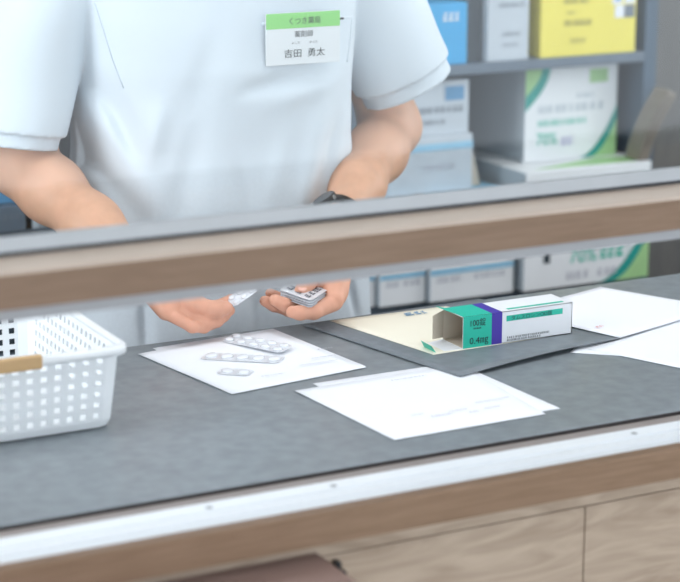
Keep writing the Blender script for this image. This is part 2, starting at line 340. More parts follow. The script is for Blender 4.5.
MB().poly(fr(bx0+.060, bx1-.014, bz1-.0125, bz1-.0055)).poly(tp(bx0+.066, bx1-.008, by0+.006, by0+.0115)).build('teal_band', M['teal'], bxc)
FO = (0, by0-.0003, 0)
text('printed_text', '100錠', .0105, (bx0+.008, by0-.0003, bz1-.0125), XP, ZP, M['darkink'], bxc, width=.021)
text('printed_text', '0.4㎎', .0115, (bx0+.0085, by0-.0003, bz0+.0045), XP, ZP, M['darkink'], bxc, width=.026)
mb = MB(); dashes(mb, (bx0+.014, by0-.0002, bz1-.0165), XP, ZP, .011, .002, 1)
dashes(mb, (bx0+.061, by0-.0002, bz0+.0052), XP, ZP, .06, .0022, 1, seed=3); dashes(mb, (bx0+.061, by0-.0002, bz0+.002), XP, ZP, .048, .0022, 1, seed=4); mb.build('small_print', M['darkink'], bxc)
text('printed_text', 'タムスロシンOD錠', .0062, (bx0+.066, by0-.0003, bz1-.0112), XP, ZP, M['darkink'], bxc, width=.058)

# ================================================================== BLISTER PACKS
def pack(name, A, B, C, nx, ny, label, th=.0035, pm='pocket', pockets=True, group=None, prints=0, flip=False):
    """A->B long edge, A->C short edge, sheet lies in that plane"""
    A, B, C = Vector(A), Vector(B), Vector(C); D = B+C-A; U = B-A; V = C-A; n = U.cross(V).normalized()
    if n.z < 0: n = -n
    pn = -n if flip else n
    r = empty(name, tuple((A+D)/2)); tag(r, label, 'blister pack', group)
    # sheet with clipped corners
    def q(u, v): return A+U*u+V*v
    lu, lv = .004/U.length, .004/V.length
    out = [q(lu, 0), q(1-lu, 0), q(1, lv), q(1, 1-lv), q(1-lu, 1), q(lu, 1), q(0, 1-lv), q(0, lv)]
    MB().hexa(out, [p+n*.0005 for p in out]).build('foil_sheet', M['foil'], r)
    if pockets:
        for i in range(nx):
            for j in range(ny):
                c = q((i+.5)/nx, (j+.5)/ny)+(n*0 if flip else n*.0005); a = U*(.36/nx); b = V*(.34/ny)
                rs = []
                for k, (s, h) in enumerate(((1, 0), (.95, .45), (.8, .8), (.5, .98), (.1, 1.0))):
                    rs.append([c+a*(s*math.cos(w*math.pi/7))+b*(s*math.sin(w*math.pi/7))+pn*th*h for w in range(14)])
                MB().rings(rs).build('pocket', M[pm], r, smooth=True)
    for k in range(prints):
        mb = MB(); dashes(mb, q(.1+.03*k, .12+.3*k)+n*.0007, U, V*(1 if U.cross(V).z > 0 else -1), U.length*.78, V.length*.17, 1, seed=k+5); mb.build('printed_text', M['foilprint'], r)
    return r
zp = CT+.0022
pack('blister_pack', PZ(220, 341, zp), PZ(280, 353, zp+.003), PZ(234, 334, zp+.0015), 5, 2, 'silver blister pack on the paper, largest and farthest back of the three', pm='pocket', th=.003)
pack('blister_pack', (.887, 2.072, zp), (.961, 2.014, zp), (.907, 2.092, zp), 5, 1, 'narrow silver blister strip on the paper, middle of the three', th=.003)
pack('blister_pack', (.880, 2.008, zp), (.909, 1.983, zp), (.896, 2.026, zp), 2, 1, 'smallest cut blister piece on the paper, nearest the window track', th=.0022)
# stack held in the hand
sL, sN, sR = Vector(PY(279, 290, 2.150)), Vector(PY(311, 301, 2.098)), Vector(PY(331, 288, 2.142))
names = ['topmost', 'second from the top', 'third from the top', 'lowest']
for k in range(4):
    dz = Vector((0, 0, -.0029*k)); jx = Vector((random.uniform(-.0012, .0012), random.uniform(-.0012, .0012), 0)) if k else Vector()
    pack('blister_pack', sN+dz+jx, sR+dz+jx, sL+dz+jx, 3, 3, 'grey silver blister pack, %s of the stack held on the fingers' % names[k], th=.0022, pm='pocketdark' if k % 2 == 0 else 'pocket', pockets=True, group='blister packs stacked in the hand', prints=3 if k == 0 else 0, flip=True)
# strip pinched in the other hand
pack('blister_pack', PY(235, 307, 2.150), PY(258.5, 290.5, 2.146), PY(226, 299, 2.176), 3, 2, 'small silver blister strip pinched between thumb and forefinger, beside the hand with the stack', th=.0022)

# ================================================================== BASKET
bk = empty('storage_basket', (.57, 2.02, CT)); tag(bk, 'white plastic perforated basket with tan grip on the counter', 'basket')
def rrect(x0, x1, y0, y1, r, z, per):
    """sample a rounded rectangle; per = number of straight cells on (x, y) sides, 4 cells per corner"""
    nx, ny, nc = per; P = []
    def lin(a, b, n):
        for i in range(n): P.append((a[0]+(b[0]-a[0])*i/n, a[1]+(b[1]-a[1])*i/n))
    def arc(cx, cy, a0, n):
        for i in range(n): a = a0+math.pi/2*i/n; P.append((cx+r*math.cos(a), cy+r*math.sin(a)))
    lin((x0+r, y0), (x1-r, y0), nx); arc(x1-r, y0+r, -math.pi/2, nc); lin((x1, y0+r), (x1, y1-r), ny); arc(x1-r, y1-r, 0, nc)
    lin((x1-r, y1), (x0+r, y1), nx); arc(x0+r, y1-r, math.pi/2, nc); lin((x0, y1-r), (x0, y0+r), ny); arc(x0+r, y0+r, math.pi, nc)
    return [(p[0], p[1], z) for p in P]
NX, NY, NC = 20, 19, 2
bot = dict(x0=.40, x1=.708, y0=1.884, y1=2.15); top = dict(x0=.378, x1=.718, y0=1.874, y1=2.168)
def level(t_, r=None, exp=1):
    g = lambda k: bot[k]+(top[k]-bot[k])*t_
    return rrect(g('x0'), g('x1'), g('y0'), g('y1'), .014+.004*t_, CT+.0006+.087*t_, (NX, NY, NC))
mb = MB()
inn = rrect(.412, .696, 1.896, 2.138, .010, CT+.0006, (NX, NY, NC)); rs = [inn, rrect(.402, .706, 1.886, 2.148, .014, CT+.0028, (NX, NY, NC)), level(.11)]
k = len(mb.v); n = len(inn)
for r_ in rs: mb.v += r_
mb.f.append(tuple(k+i for i in range(n))); mb.mi.append(0)
for a in range(2):
    for i in range(n): j = (i+1) % n; mb.f.append((k+a*n+i, k+a*n+j, k+(a+1)*n+j, k+(a+1)*n+i)); mb.mi.append(0)
levels = [.11+.83*i/6 for i in range(7)]
for a in range(6):
    A, B = level(levels[a]), level(levels[a+1])
    for i in range(n):
        j = (i+1) % n
        q = [Vector(A[i]), Vector(A[j]), Vector(B[j]), Vector(B[i])]
        seg_is_corner = not (i < NX or NX+NC <= i < NX+NC+NY or NX+2*NC+NY <= i < 2*NX+2*NC+NY or i >= 2*NX+3*NC+NY and i < 2*NX+3*NC+2*NY)
        if seg_is_corner:
            mb.poly(q); continue
        bl = lambda u, v: q[0]*(1-u)*(1-v)+q[1]*u*(1-v)+q[2]*u*v+q[3]*(1-u)*v
        u0, u1, v0, v1 = .26, .74, .24, .76
        o4 = [bl(0, 0), bl(1, 0), bl(1, 1), bl(0, 1)]; i4 = [bl(u0, v0), bl(u1, v0), bl(u1, v1), bl(u0, v1)]
        for s_ in range(4): t_ = (s_+1) % 4; mb.poly([o4[s_], o4[t_], i4[t_], i4[s_]])
A, B = level(.94), level(1.0)
for i in range(n): j = (i+1) % n; mb.poly([A[i], A[j], B[j], B[i]])
o = mb.build('perforated_wall', M['basket'], bk)
bm = bmesh.new(); bm.from_mesh(o.data); bmesh.ops.remove_doubles(bm, verts=bm.verts, dist=1e-5); bmesh.ops.recalc_face_normals(bm, faces=bm.faces); bm.to_mesh(o.data); bm.free()
md = o.modifiers.new('s', 'SOLIDIFY'); md.thickness = .0022; md.offset = 0
def rimring(off, z): return rrect(top['x0']-off, top['x1']+off, top['y0']-off, top['y1']+off, .018+off, z, (NX, NY, 6))
zt = CT+.0876
MB().rings([rimring(-.002, zt-.002), rimring(-.001, zt+.0025), rimring(.004, zt+.0035), rimring(.0075, zt+.001), rimring(.008, zt-.006), rimring(.006, zt-.006), rimring(.005, zt-.001)], close=True).build('rim', M['basket'], bk, smooth=True)
MB().box(.435, .627, 1.8635, 1.8705, CT+.0795, CT+.0945).build('handle_grip', M['tan'], bk, bevel=.002)
# sheets of paper standing inside the basket show through the holes
pi_ = MB().hexa([(.42, 1.925, CT+.006), (.60, 1.925, CT+.006), (.60, 2.08, CT+.010), (.42, 2.08, CT+.010)], [(.42, 1.925, CT+.030), (.60, 1.925, CT+.030), (.60, 2.08, CT+.034), (.42, 2.08, CT+.034)]).build('paper_bundle', M['paper'], bevel=.001)
tag(pi_, 'pale bundle of folded paper seen through the holes in the basket', 'paper')

# ================================================================== BACK SHELVES
SY0, SY1 = 2.83, 3.22
rk = empty('storage_rack', (1.3, 3.0, 0)); tag(rk, 'blue grey steel storage rack behind the pharmacist', 'shelf')
for z1 in (1.046, .648, .26, 1.5, 1.95): MB().box(-.2, 2.10, SY0+.06, SY1, z1-.018, z1).build('shelf_board', M['steel'], rk, bevel=.002)
MB().box(2.10, 2.125, SY0+.06, SY1, 0, 2.1).build('side_panel', M['postblue'], rk)
MB().box(-.23, -.2, SY0+.06, SY1, 0, 2.1).build('side_panel', M['postblue'], rk)
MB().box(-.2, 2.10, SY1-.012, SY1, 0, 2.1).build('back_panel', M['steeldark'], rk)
cb = MB().box(2.14, 3.0, 3.0, 3.59, 0, 2.1).build('tall_cabinet', M['cabinet'], bevel=.004); tag(cb, 'grey brown tall cabinet standing right of the steel rack', 'cabinet')
MB().box(2.155, 2.56, 2.985, 3.0, .06, 2.05).build('door', M['cabinet'], cb, bevel=.002); MB().box(2.575, 2.985, 2.985, 3.0, .06, 2.05).build('door', M['cabinet'], cb, bevel=.002)

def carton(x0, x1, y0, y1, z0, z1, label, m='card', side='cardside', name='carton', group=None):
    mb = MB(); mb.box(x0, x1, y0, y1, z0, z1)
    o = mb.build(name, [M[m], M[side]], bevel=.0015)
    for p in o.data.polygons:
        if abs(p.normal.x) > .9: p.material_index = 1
    tag(o, label, 'box', group)
    o['_f'] = 0; del o['_f']
    return o
def quad(o, name, m, x0, x1, z0, z1, y): return MB().poly([(x0, y, z0), (x1, y, z0), (x1, y, z1), (x0, y, z1)]).build(name, M[m], o)
def lines(o, m, y, specs, name='printed_text'):
    mb = MB()
    for i, (x, z, w, h) in enumerate(specs): dashes(mb, (x, y, z), XP, ZP, w, h, 1, seed=i+2)
    return mb.build(name, M[m], o)
def swoosh(o, x0, x1, z0, z1, y, corner):
    W, H = x1-x0, z1-z0
    if corner == 'br':
        for nm, m, s, yy in (('teal_swoosh', 'tealdeep', 1.0, y), ('lime_swoosh', 'lime', .72, y-.0006)):
            pts = [(x1, yy, z0)]+[(x1-W*.42*s*(1-k/10)**1.0, yy, z0+H*.55*s*((k/10)**1.9)) for k in range(11)]
            MB().poly(pts).build(nm, M[m], o)
    else:
        for nm, m, s, yy in (('teal_swoosh', 'tealdeep', 1.0, y), ('lime_swoosh', 'lime', .66, y-.0006)):
            pts = [(x0, yy, z1)]+[(x0+W*.27*s*(1-k/10), yy, z1-H*.46*s*((k/10)**.55)) for k in range(11)]
            MB().poly(pts).build(nm, M[m], o)
# top shelf
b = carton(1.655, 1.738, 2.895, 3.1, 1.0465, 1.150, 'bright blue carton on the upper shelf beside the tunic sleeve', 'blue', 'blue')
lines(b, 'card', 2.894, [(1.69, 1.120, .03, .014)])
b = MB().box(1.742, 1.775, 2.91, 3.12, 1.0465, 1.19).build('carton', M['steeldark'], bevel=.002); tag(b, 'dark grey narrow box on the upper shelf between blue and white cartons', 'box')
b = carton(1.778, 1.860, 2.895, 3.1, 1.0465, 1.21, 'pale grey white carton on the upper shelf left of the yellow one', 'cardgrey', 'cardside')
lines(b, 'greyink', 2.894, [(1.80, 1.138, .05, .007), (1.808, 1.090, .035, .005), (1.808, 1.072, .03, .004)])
b = carton(1.884, 2.082, 2.895, 3.12, 1.0465, 1.22, 'large yellow carton with olive print on the upper shelf', 'yellow', 'yellowshade')
lines(b, 'oliveink', 2.894, [(1.93, 1.138, .05, .011), (1.935, 1.120, .02, .004), (1.932, 1.100, .055, .009), (1.945, 1.070, .03, .007)])
for qx, qz, m_ in ((2.030, 1.132, 'card'), (2.056, 1.132, 'card'), (2.036, 1.108, 'card'), (2.056, 1.108, 'greyink'), (2.036, 1.138, 'bluelabel')):
    s_ = .022 if m_ != 'bluelabel' else .011
    quad(b, 'pictogram', m_, qx, qx+s_, qz, qz+s_*(1 if m_ != 'bluelabel' else 1), 2.8942 if m_ != 'bluelabel' else 2.8936)
# white and green cartons
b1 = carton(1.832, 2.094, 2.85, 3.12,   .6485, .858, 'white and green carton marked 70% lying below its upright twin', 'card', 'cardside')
swoosh(b1, 1.832, 2.094, .6485, .858, 2.8492, 'br')
text('printed_text', '70%', .04, (1.925, 2.8492, .690), XP, ZP, M['teal'], b1, width=.055)
lines(b1, 'teal', 2.8492, [(1.99, .692, .06, .02)]); lines(b1, 'ink', 2.8492, [(1.92, .662, .045, .012), (1.985, .662, .045, .012)], 'small_print'); quad(b1, 'dark_label', 'darkink', 1.872, 1.885, .695, .728, 2.8492)
MB().poly([(1.86, 2.87, .8582), (2.07, 2.86, .8582), (2.09, 2.9, .8582), (2.02, 2.92, .8582)]).build('lime_swoosh', M['lime'], b1)
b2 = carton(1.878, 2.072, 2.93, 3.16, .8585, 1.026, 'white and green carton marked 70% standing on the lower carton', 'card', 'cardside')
swoosh(b2, 1.878, 2.072, .8585, 1.026, 2.9292, 'br'); swoosh(b2, 1.878, 2.072, .8585, 1.026, 2.9292, 'tl')
text('printed_text', '70%', .03, (1.902, 2.9292, .888), XP, ZP, M['teal'], b2, width=.042)
lines(b2, 'cardside', 2.9292, [(1.905, .945, .14, .012), (1.985, .967, .04, .008)]); lines(b2, 'teal', 2.9292, [(1.905, .922, .10, .009)], 'printed_text'); lines(b2, 'violet', 2.9292, [(1.955, .885, .025, .014)], 'printed_emblem')
quad(b2, 'lime_label', 'lime', 2.012, 2.05, .992, 1.016, 2.9292)
# left stack
c1 = carton(1.56, 1.648, 2.87, 3.1, .6485, .824, 'white carton with pale blue top stripe on the low shelf, left of two', 'card', 'cardside', group='pale cartons on the low shelf')
c2 = carton(1.652, 1.818, 2.86, 3.1, .6485, .826, 'white carton with pale blue top stripe on the low shelf, right of two', 'card', 'cardside', group='pale cartons on the low shelf')
c0 = carton(1.40, 1.556, 2.88, 3.1, .6485, .822, 'white carton on the low shelf just behind the tunic hem', 'card', 'cardside', group='pale cartons on the low shelf')
for c_, xa, xb, y_ in ((c1, 1.56, 1.648, 2.869), (c2, 1.652, 1.818, 2.859), (c0, 1.40, 1.556, 2.879)):
    quad(c_, 'blue_stripe', 'lightblue', xa, xb, .695, .706, y_); lines(c_, 'ink', y_, [(xa+.012, .682, (xb-xa)*.3, .009), (xa+(xb-xa)*.52, .682, (xb-xa)*.36, .009)])
for c_, xa, xb, y_, zt_ in ((c1, 1.56, 1.648, 2.87, .8245), (c2, 1.652, 1.818, 2.86, .8265)):
    MB().poly([(xa+.004, y_+.004, zt_), (xb-.004, y_+.004, zt_), (xb-.004, y_+.2, zt_), (xa+.004, y_+.2, zt_)]).build('blue_top_print', M['lightblue'], c_)
c3 = carton(1.585, 1.755, 2.90, 3.1, .827, .926, 'grey white carton with light blue band behind the bare elbow', 'cardgrey', 'cardside')
quad(c3, 'blue_band', 'lightblue', 1.585, 1.755, .902, .914, 2.899); lines(c3, 'ink', 2.899, [(1.66, .87, .06, .008)])
c4 = carton(1.58, 1.752, 2.91, 3.1, .9265, 1.018, 'grey white carton with blue label on top of the banded carton', 'cardgrey', 'cardside')
quad(c4, 'blue_label', 'bluelabel', 1.705, 1.742, .984, 1.008, 2.909); lines(c4, 'greyink', 2.909, [(1.655, .965, .085, .010), (1.655, .945, .05, .008)])
MB().hexa([(1.758, 2.93, .828), (1.79, 2.93, .828), (1.79, 2.96, .828), (1.758, 2.96, .828)], [(1.753, 2.92, .93), (1.757, 2.92, .93), (1.757, 2.95, .93), (1.753, 2.95, .93)]).build('side_flap', M['beige'], c3)
dk = carton(1.36, 1.55, 2.93, 3.1, .823, 1.0, 'dull blue grey carton glimpsed between torso and bare arm', 'steel', 'steeldark')
lines(dk, 'cardside', 2.929, [(1.43, .93, .10, .012), (1.43, .90, .08, .01)])
# behind the person, left side
tr = empty('storage_tray', (1.05, 3.0, .6485)); tag(tr, 'dark storage tray on the rack at the left, behind the bare forearm', 'tray')
MB().box(.80, 1.25, 2.89, 2.897, .6485, .84).box(.80, 1.25, 3.12, 3.127, .6485, .84).box(.80, .807, 2.89, 3.127, .6485, .84).box(1.243, 1.25, 2.89, 3.127, .6485, .84).box(.80, 1.25, 2.89, 3.127, .6485, .655).build('tray_wall', M['tray'], tr, bevel=.002)
MB().box(.90, .98, 2.886, 2.89, .74, .80).build('label_plate', M['cardside'], tr)
for i, (xa, h, m_) in enumerate(((.82, .86, 'cardside'), (.90, .875, 'steel'), (.97, .855, 'cardside'), (1.05, .87, 'steel'))):
    q_ = carton(xa, xa+.06, 2.91, 3.08, .656, h, ['grey box in the dark tray, left end', 'blue grey box in the dark tray, second from left', 'grey box in the dark tray, third from left', 'blue grey box in the dark tray, right end'][i], m_, 'steeldark', group='boxes in the dark tray')
    lines(q_, 'greyink', 2.909, [(xa+.01, h-.02, .04, .008)])
bb = carton(.70, 1.0, 2.93, 3.1, .876, .96, 'blue carton on the boxes in the tray, behind the bare elbow at left', 'bluelabel', 'steel'); lines(bb, 'card', 2.929, [(.8, .91, .08, .012)])
# curved strap beside the white and green cartons
mb = MB(); rs = []
ctrl = [(2.080, 2.875, .8590), (2.081, 2.868, .885), (2.084, 2.858, .912), (2.089, 2.848, .938), (2.096, 2.84, .960), (2.103, 2.835, .976), (2.107, 2.835, .984)]
for i, p in enumerate(ctrl):
    p = Vector(p); q = Vector(ctrl[min(i+1, len(ctrl)-1)])-Vector(ctrl[max(i-1, 0)]); q.normalize(); s_ = Vector((.0, 1, .0)); nn = q.cross(s_).normalized()
    w = .022; h = .011 if i < 5 else .010
    rs.append([p-s_*w-nn*h, p+s_*w-nn*h, p+s_*w+nn*h, p-s_*w+nn*h])
o = MB().rings(rs).build('carton_strap', M['strap'], bevel=.002); tag(o, 'grey beige curved strap rising beside the two white and green cartons', 'strap')

# ================================================================== PERSON (signed distance fields -> surface)
class SDF:
    def __init__(s, lo, hi, h):
        s.lo = np.array(lo, np.float32); s.h = h; s.n = np.ceil((np.array(hi)-s.lo)/h).astype(int)+1
        s.g = np.full(s.n, .04, np.float32)
    def sl(s, lo, hi):
        a = np.clip(np.floor((np.array(lo)-s.lo)/s.h).astype(int), 0, s.n); b = np.clip(np.ceil((np.array(hi)-s.lo)/s.h).astype(int)+1, 0, s.n)
        X = (s.lo[0]+s.h*np.arange(a[0], b[0], dtype=np.float32))[:, None, None]; Y = (s.lo[1]+s.h*np.arange(a[1], b[1], dtype=np.float32))[None, :, None]; Z = (s.lo[2]+s.h*np.arange(a[2], b[2], dtype=np.float32))[None, None, :]
        return tuple(slice(p, q) for p, q in zip(a, b)), X, Y, Z
    def put(s, idx, d, k):
        a = s.g[idx]
        if k > 0:
            hh = np.maximum(k-np.abs(a-d), 0)/k; s.g[idx] = np.minimum(a, d)-hh*hh*k*.25
        else: s.g[idx] = np.minimum(a, d)
    def chain(s, pts, k=.01, kin=.006, squash=None):
        """pts: (Vector, radius) chain of tapered capsules blended inside with kin, then into the field with k"""
        m = max(r for _, r in pts)+.025
        lo = [min(p[i] for p, _ in pts)-m for i in range(3)]; hi = [max(p[i] for p, _ in pts)+m for i in range(3)]
        idx, X, Y, Z = s.sl(lo, hi); d = None
        for (a, ra), (b, rb) in zip(pts[:-1], pts[1:]):
            ab = Vector(b)-Vector(a); L2 = max(ab.length_squared, 1e-9)
            t = np.clip(((X-a[0])*ab[0]+(Y-a[1])*ab[1]+(Z-a[2])*ab[2])/L2, 0, 1)
            e = np.sqrt((X-a[0]-t*ab[0])**2+(Y-a[1]-t*ab[1])**2+(Z-a[2]-t*ab[2])**2)-(ra+(rb-ra)*t)
            if d is None: d = e
            else:
                hh = np.maximum(kin-np.abs(d-e), 0)/kin; d = np.minimum(d, e)-hh*hh*kin*.25
        s.put(idx, d.astype(np.float32), k)
    def ell(s, c, r, k=.01, R=None):
        m = max(r)+.03; idx, X, Y, Z = s.sl([c[i]-m for i in range(3)], [c[i]+m for i in range(3)])
        dx, dy, dz = X-c[0], Y-c[1], Z-c[2]
        if R is not None:
            I = R.inverted(); dx, dy, dz = (I[i][0]*dx+I[i][1]*dy+I[i][2]*dz for i in range(3))
        k0 = np.sqrt((dx/r[0])**2+(dy/r[1])**2+(dz/r[2])**2); k1 = np.sqrt((dx/r[0]**2)**2+(dy/r[1]**2)**2+(dz/r[2]**2)**2)+1e-6
        s.put(idx, (k0*(k0-1)/k1).astype(np.float32), k)
    def carve(s, c, r, k=.006, R=None):
        m = max(r)+.03; idx, X, Y, Z = s.sl([c[i]-m for i in range(3)], [c[i]+m for i in range(3)])
        dx, dy, dz = X-c[0], Y-c[1], Z-c[2]
        k0 = np.sqrt((dx/r[0])**2+(dy/r[1])**2+(dz/r[2])**2); k1 = np.sqrt((dx/r[0]**2)**2+(dy/r[1]**2)**2+(dz/r[2]**2)**2)+1e-6
        d = -(k0*(k0-1)/k1).astype(np.float32); a = s.g[idx]
        hh = np.maximum(k-np.abs(a-d), 0)/k; s.g[idx] = np.maximum(a, d)+hh*hh*k*.25
    def mesh(s, name, m, parent=None, smooth=1):
        s.g[0], s.g[-1], s.g[:, 0], s.g[:, -1], s.g[:, :, 0], s.g[:, :, -1] = .04, .04, .04, .04, .04, .04
        g = openvdb.FloatGrid(.04); g.copyFromArray(np.clip(s.g, -.04, .04)); pts, quads = g.convertToQuads(0.0)
        base = np.array(wpos(parent)) if parent else np.zeros(3); pts = pts*s.h+s.lo-base
        me = bpy.data.meshes.new(name); me.from_pydata(pts.tolist(), [], quads.tolist())
        bm = bmesh.new(); bm.from_mesh(me)
        for _ in range(smooth): bmesh.ops.smooth_vert(bm, verts=bm.verts, factor=.5, use_axis_x=True, use_axis_y=True, use_axis_z=True)
        bmesh.ops.recalc_face_normals(bm, faces=bm.faces); bm.to_mesh(me); bm.free()
        for p in me.polygons: p.use_smooth = True
        o = bpy.data.objects.new(name, me); col.objects.link(o); me.materials.append(m)
        if parent: o.parent = parent
        return o
V = Vector
PX = 1.065                                          # body centre line
per = empty('person', (PX, 2.42, 0)); tag(per, 'person in a white short-sleeved tunic holding blister packs behind the counter', 'person')
B = SDF((.68, 2.04, 0), (1.46, 2.62, 1.70), .0022)
shR, shL = V((.868, 2.45, 1.285)), V((1.256, 2.45, 1.285))
elR = PY(20, 163, 2.435); elL = PY(391, 127, 2.45)
wrR = PY(133, 260, 2.22); wrL = PY(337, 222, 2.235)
def mixv(a, b, t): return a+(b-a)*t
# trunk, neck, legs
B.chain([(V((PX, 2.43, .93)), .12), (V((PX, 2.43, 1.10)), .115), (V((PX, 2.43, 1.24)), .12)], k=.02)
B.chain([(shR, .040), (V((PX, 2.44, 1.315)), .055), (shL, .040)], k=.03)
B.chain([(V((PX, 2.44, 1.33)), .058), (V((PX, 2.425, 1.43)), .053)], k=.03)
for sx in (-1, 1):
    B.chain([(V((PX+.085*sx, 2.43, .90)), .085), (V((PX+.09*sx, 2.425, .47)), .055), (V((PX+.09*sx, 2.44, .35)), .052), (V((PX+.09*sx, 2.45, .09)), .034)], k=.03)
    B.chain([(V((PX+.09*sx, 2.455, .05)), .034), (V((PX+.10*sx, 2.29, .03)), .028)], k=.02)
# head, slightly bowed
hc = V((PX, 2.405, 1.535))
B.ell(hc, (.076, .094, .108), k=.02); B.ell(hc+V((0, -.030, -.055)), (.058, .062, .062), k=.03); B.ell(hc+V((0, -.075, -.098)), (.022, .018, .016), k=.02)
B.chain([(hc+V((0, -.088, .012)), .009), (hc+V((0, -.110, -.028)), .013)], k=.012); B.ell(hc+V((0, -.100, -.033)), (.018, .012, .010), k=.008)
for sx in (-1, 1):
    B.carve(hc+V((.031*sx, -.098, .008)), (.017, .014, .010), k=.01); B.ell(hc+V((.032*sx, -.090, .026)), (.022, .010, .006), k=.01)
    B.ell(hc+V((.078*sx, .008, -.010)), (.008, .020, .032), k=.006); B.ell(hc+V((.040*sx, -.068, -.030)), (.020, .016, .018), k=.02)
B.ell(hc+V((0, -.094, -.062)), (.024, .010, .006), k=.006); B.ell(hc+V((0, -.092, -.072)), (.019, .010, .006), k=.006)
# arms
for sh, el, wr in ((shR, elR, wrR), (shL, elL, wrL)):
    B.chain([(sh, .042), (mixv(sh, el, .5), .043), (el, .039)], k=.03, kin=.03)
    B.chain([(el, .035), (mixv(el, wr, .28), .0375), (mixv(el, wr, .65), .032), (mixv(el, wr, .95), .0255)], k=.03, kin=.03)
# right hand: pinch grip, back of the fingers to the viewer
def F(*p): return [(PY(x, y, Y), r) for x, y, Y, r in p]
for mc in ((185, 300, 2.182), (179, 306, 2.168), (172, 310, 2.159), (166, 311, 2.156)):
    B.chain([(wrR, .0225), (PY(*mc), .0115)], k=.006)
B.chain(F((158, 286, 2.19, .018), (178, 298, 2.17, .0155)), k=.010)
FR = [((186, 301, 2.182, .0102), (213, 308, 2.176, .0086), (225, 304, 2.176, .0078), (231, 299, 2.180, .0068)),
      ((181, 307, 2.168, .0098), (213, 316, 2.149, .0079), (224, 314.5, 2.151, .0072), (230, 310.5, 2.158, .0065)),
      ((175, 312, 2.157, .0095), (206, 324, 2.138, .0077), (217, 321.5, 2.143, .0070), (225, 316.5, 2.151, .0063)),
      ((168, 313, 2.154, .0088), (192, 327, 2.132, .0069), (204, 328, 2.138, .0062), (213, 325, 2.148, .0055))]
for f in FR: B.chain(F(*f), k=0, kin=.004)
B.chain(F((176, 298, 2.172, .0145), (195, 305, 2.152, .0128), (209, 309, 2.142, .0096), (219, 309, 2.140, .0098), (226, 308, 2.142, .0082)), k=.001, kin=.005)
# left hand: cupped palm under the stack, thumb on top
mL = [(334, 300, 2.128), (332, 299, 2.150), (327, 296, 2.168), (320, 291, 2.185)]
for mc in mL: B.chain([(wrL, .0235), (PY(*mc), .0125)], k=.014)
B.chain(F((337, 250, 2.215, .021), (333, 290, 2.150, .017)), k=.012)
FL = [((334, 302, 2.128, .0115), (314, 312, 2.112, .0092), (300, 313, 2.108, .0086), (292, 312, 2.108, .0076)),
      ((332, 301, 2.150, .0112), (302, 311, 2.136, .0092), (285, 305, 2.134, .0085), (275, 300, 2.136, .0076)),
      ((327, 298, 2.168, .0108), (290, 310, 2.158, .0086), (274, 305, 2.156, .008), (265, 301, 2.156, .007)),
      ((320, 293, 2.185, .0095), (288, 301, 2.180, .0076), (276, 297, 2.178, .007), (270, 293, 2.178, .0063))]
for f in FL: B.chain(F(*f), k=.0006, kin=.004)
B.chain(F((340, 250, 2.215, .018), (334, 270, 2.185, .0145), (316, 276, 2.160, .0112), (306, 284, 2.146, .0104), (301, 290, 2.138, .0082)), k=.008, kin=.006)
body = B.mesh('body', M['skin'], per, 1); del B
# nails
def nail(tipx, tipy, tipY, ax, ay, nrm, w=.0045, l=.0055):
    c = PY(tipx, tipy, tipY); ax = V(ax).normalized(); n_ = V(nrm).normalized(); sd = ax.cross(n_).normalized(); n_ = sd.cross(ax).normalized()
    rs = []
    for s_, h in ((1, -.001), (.95, .0002), (.6, .0008), (.1, .001)): rs.append([c+ax*(l*s_*math.cos(a*math.pi/6))+sd*(w*s_*math.sin(a*math.pi/6))+n_*h for a in range(12)])
    MB().rings(rs).build('fingernail', M['nail'], per, smooth=True)
viewdir = (CAM-V((1.05, 2.14, .9))).normalized()
d_ = PY(301, 290, 2.138)-PY(306, 284, 2.146)
nail(302.5, 288, 2.1325, d_, 0, V((-.1, -.55, .8)), .0052, .006)
# hair, eyes, clothes
Hh = SDF((PX-.12, 2.27, 1.42), (PX+.12, 2.54, 1.68), .003)
Hh.ell(hc+V((0, .012, .022)), (.084, .098, .104), k=0); Hh.carve(hc+V((0, -.092, -.050)), (.064, .060, .088), k=.012); Hh.carve(hc+V((0, -.02, -.13)), (.12, .12, .09), k=.01)
rr = np.random.RandomState(2)
Hh.mesh('hair', M['hair'], per, 1)
for sx in (-1, 1):
    e_ = hc+V((.031*sx, -.0795, .006)); rs = []
    for a in range(1, 8): rs.append([e_+V((.011*math.sin(a*math.pi/8)*math.cos(b*math.pi/6), -.0115*math.cos(a*math.pi/8), .0065*math.sin(a*math.pi/8)*math.sin(b*math.pi/6))) for b in range(12)])
    ey = MB().rings(rs).build('eye', M['eyewhite'], per, smooth=True)
    MB().rings([[e_+V((r_*math.cos(b*math.pi/6), -y_, r_*.8*math.sin(b*math.pi/6)-.0012)) for b in range(12)] for r_, y_ in ((.0055, .0098), (.003, .0118))]).build('iris', M['iris'], ey)
Tz = SDF((.66, 2.2, .66), (1.48, 2.64, 1.46), .003)
idx, X, Y, Z = Tz.sl((.66, 2.2, .66), (1.48, 2.64, 1.46))
zz = np.array([.66, .75, .85, .95, 1.05, 1.15, 1.25, 1.33, 1.40]); aa = np.interp(Z, zz, [.225, .222, .215, .200, .186, .188, .192, .185, .16]); bb_ = np.interp(Z, zz, [.155, .150, .143, .138, .138, .142, .138, .12, .09]); yc = np.interp(Z, zz, [2.43, 2.43, 2.43, 2.43, 2.43, 2.425, 2.43, 2.44, 2.445])
u = np.abs((X-PX)/aa); v = np.abs((Y-yc)/bb_); d = ((u**2.5+v**2.5)**(1/2.5)-1)*np.minimum(aa, bb_)*.95
d = np.maximum(d, (Z-(1.425-.36*np.abs(X-PX)))*.95)
d = np.maximum(d, .70-Z)
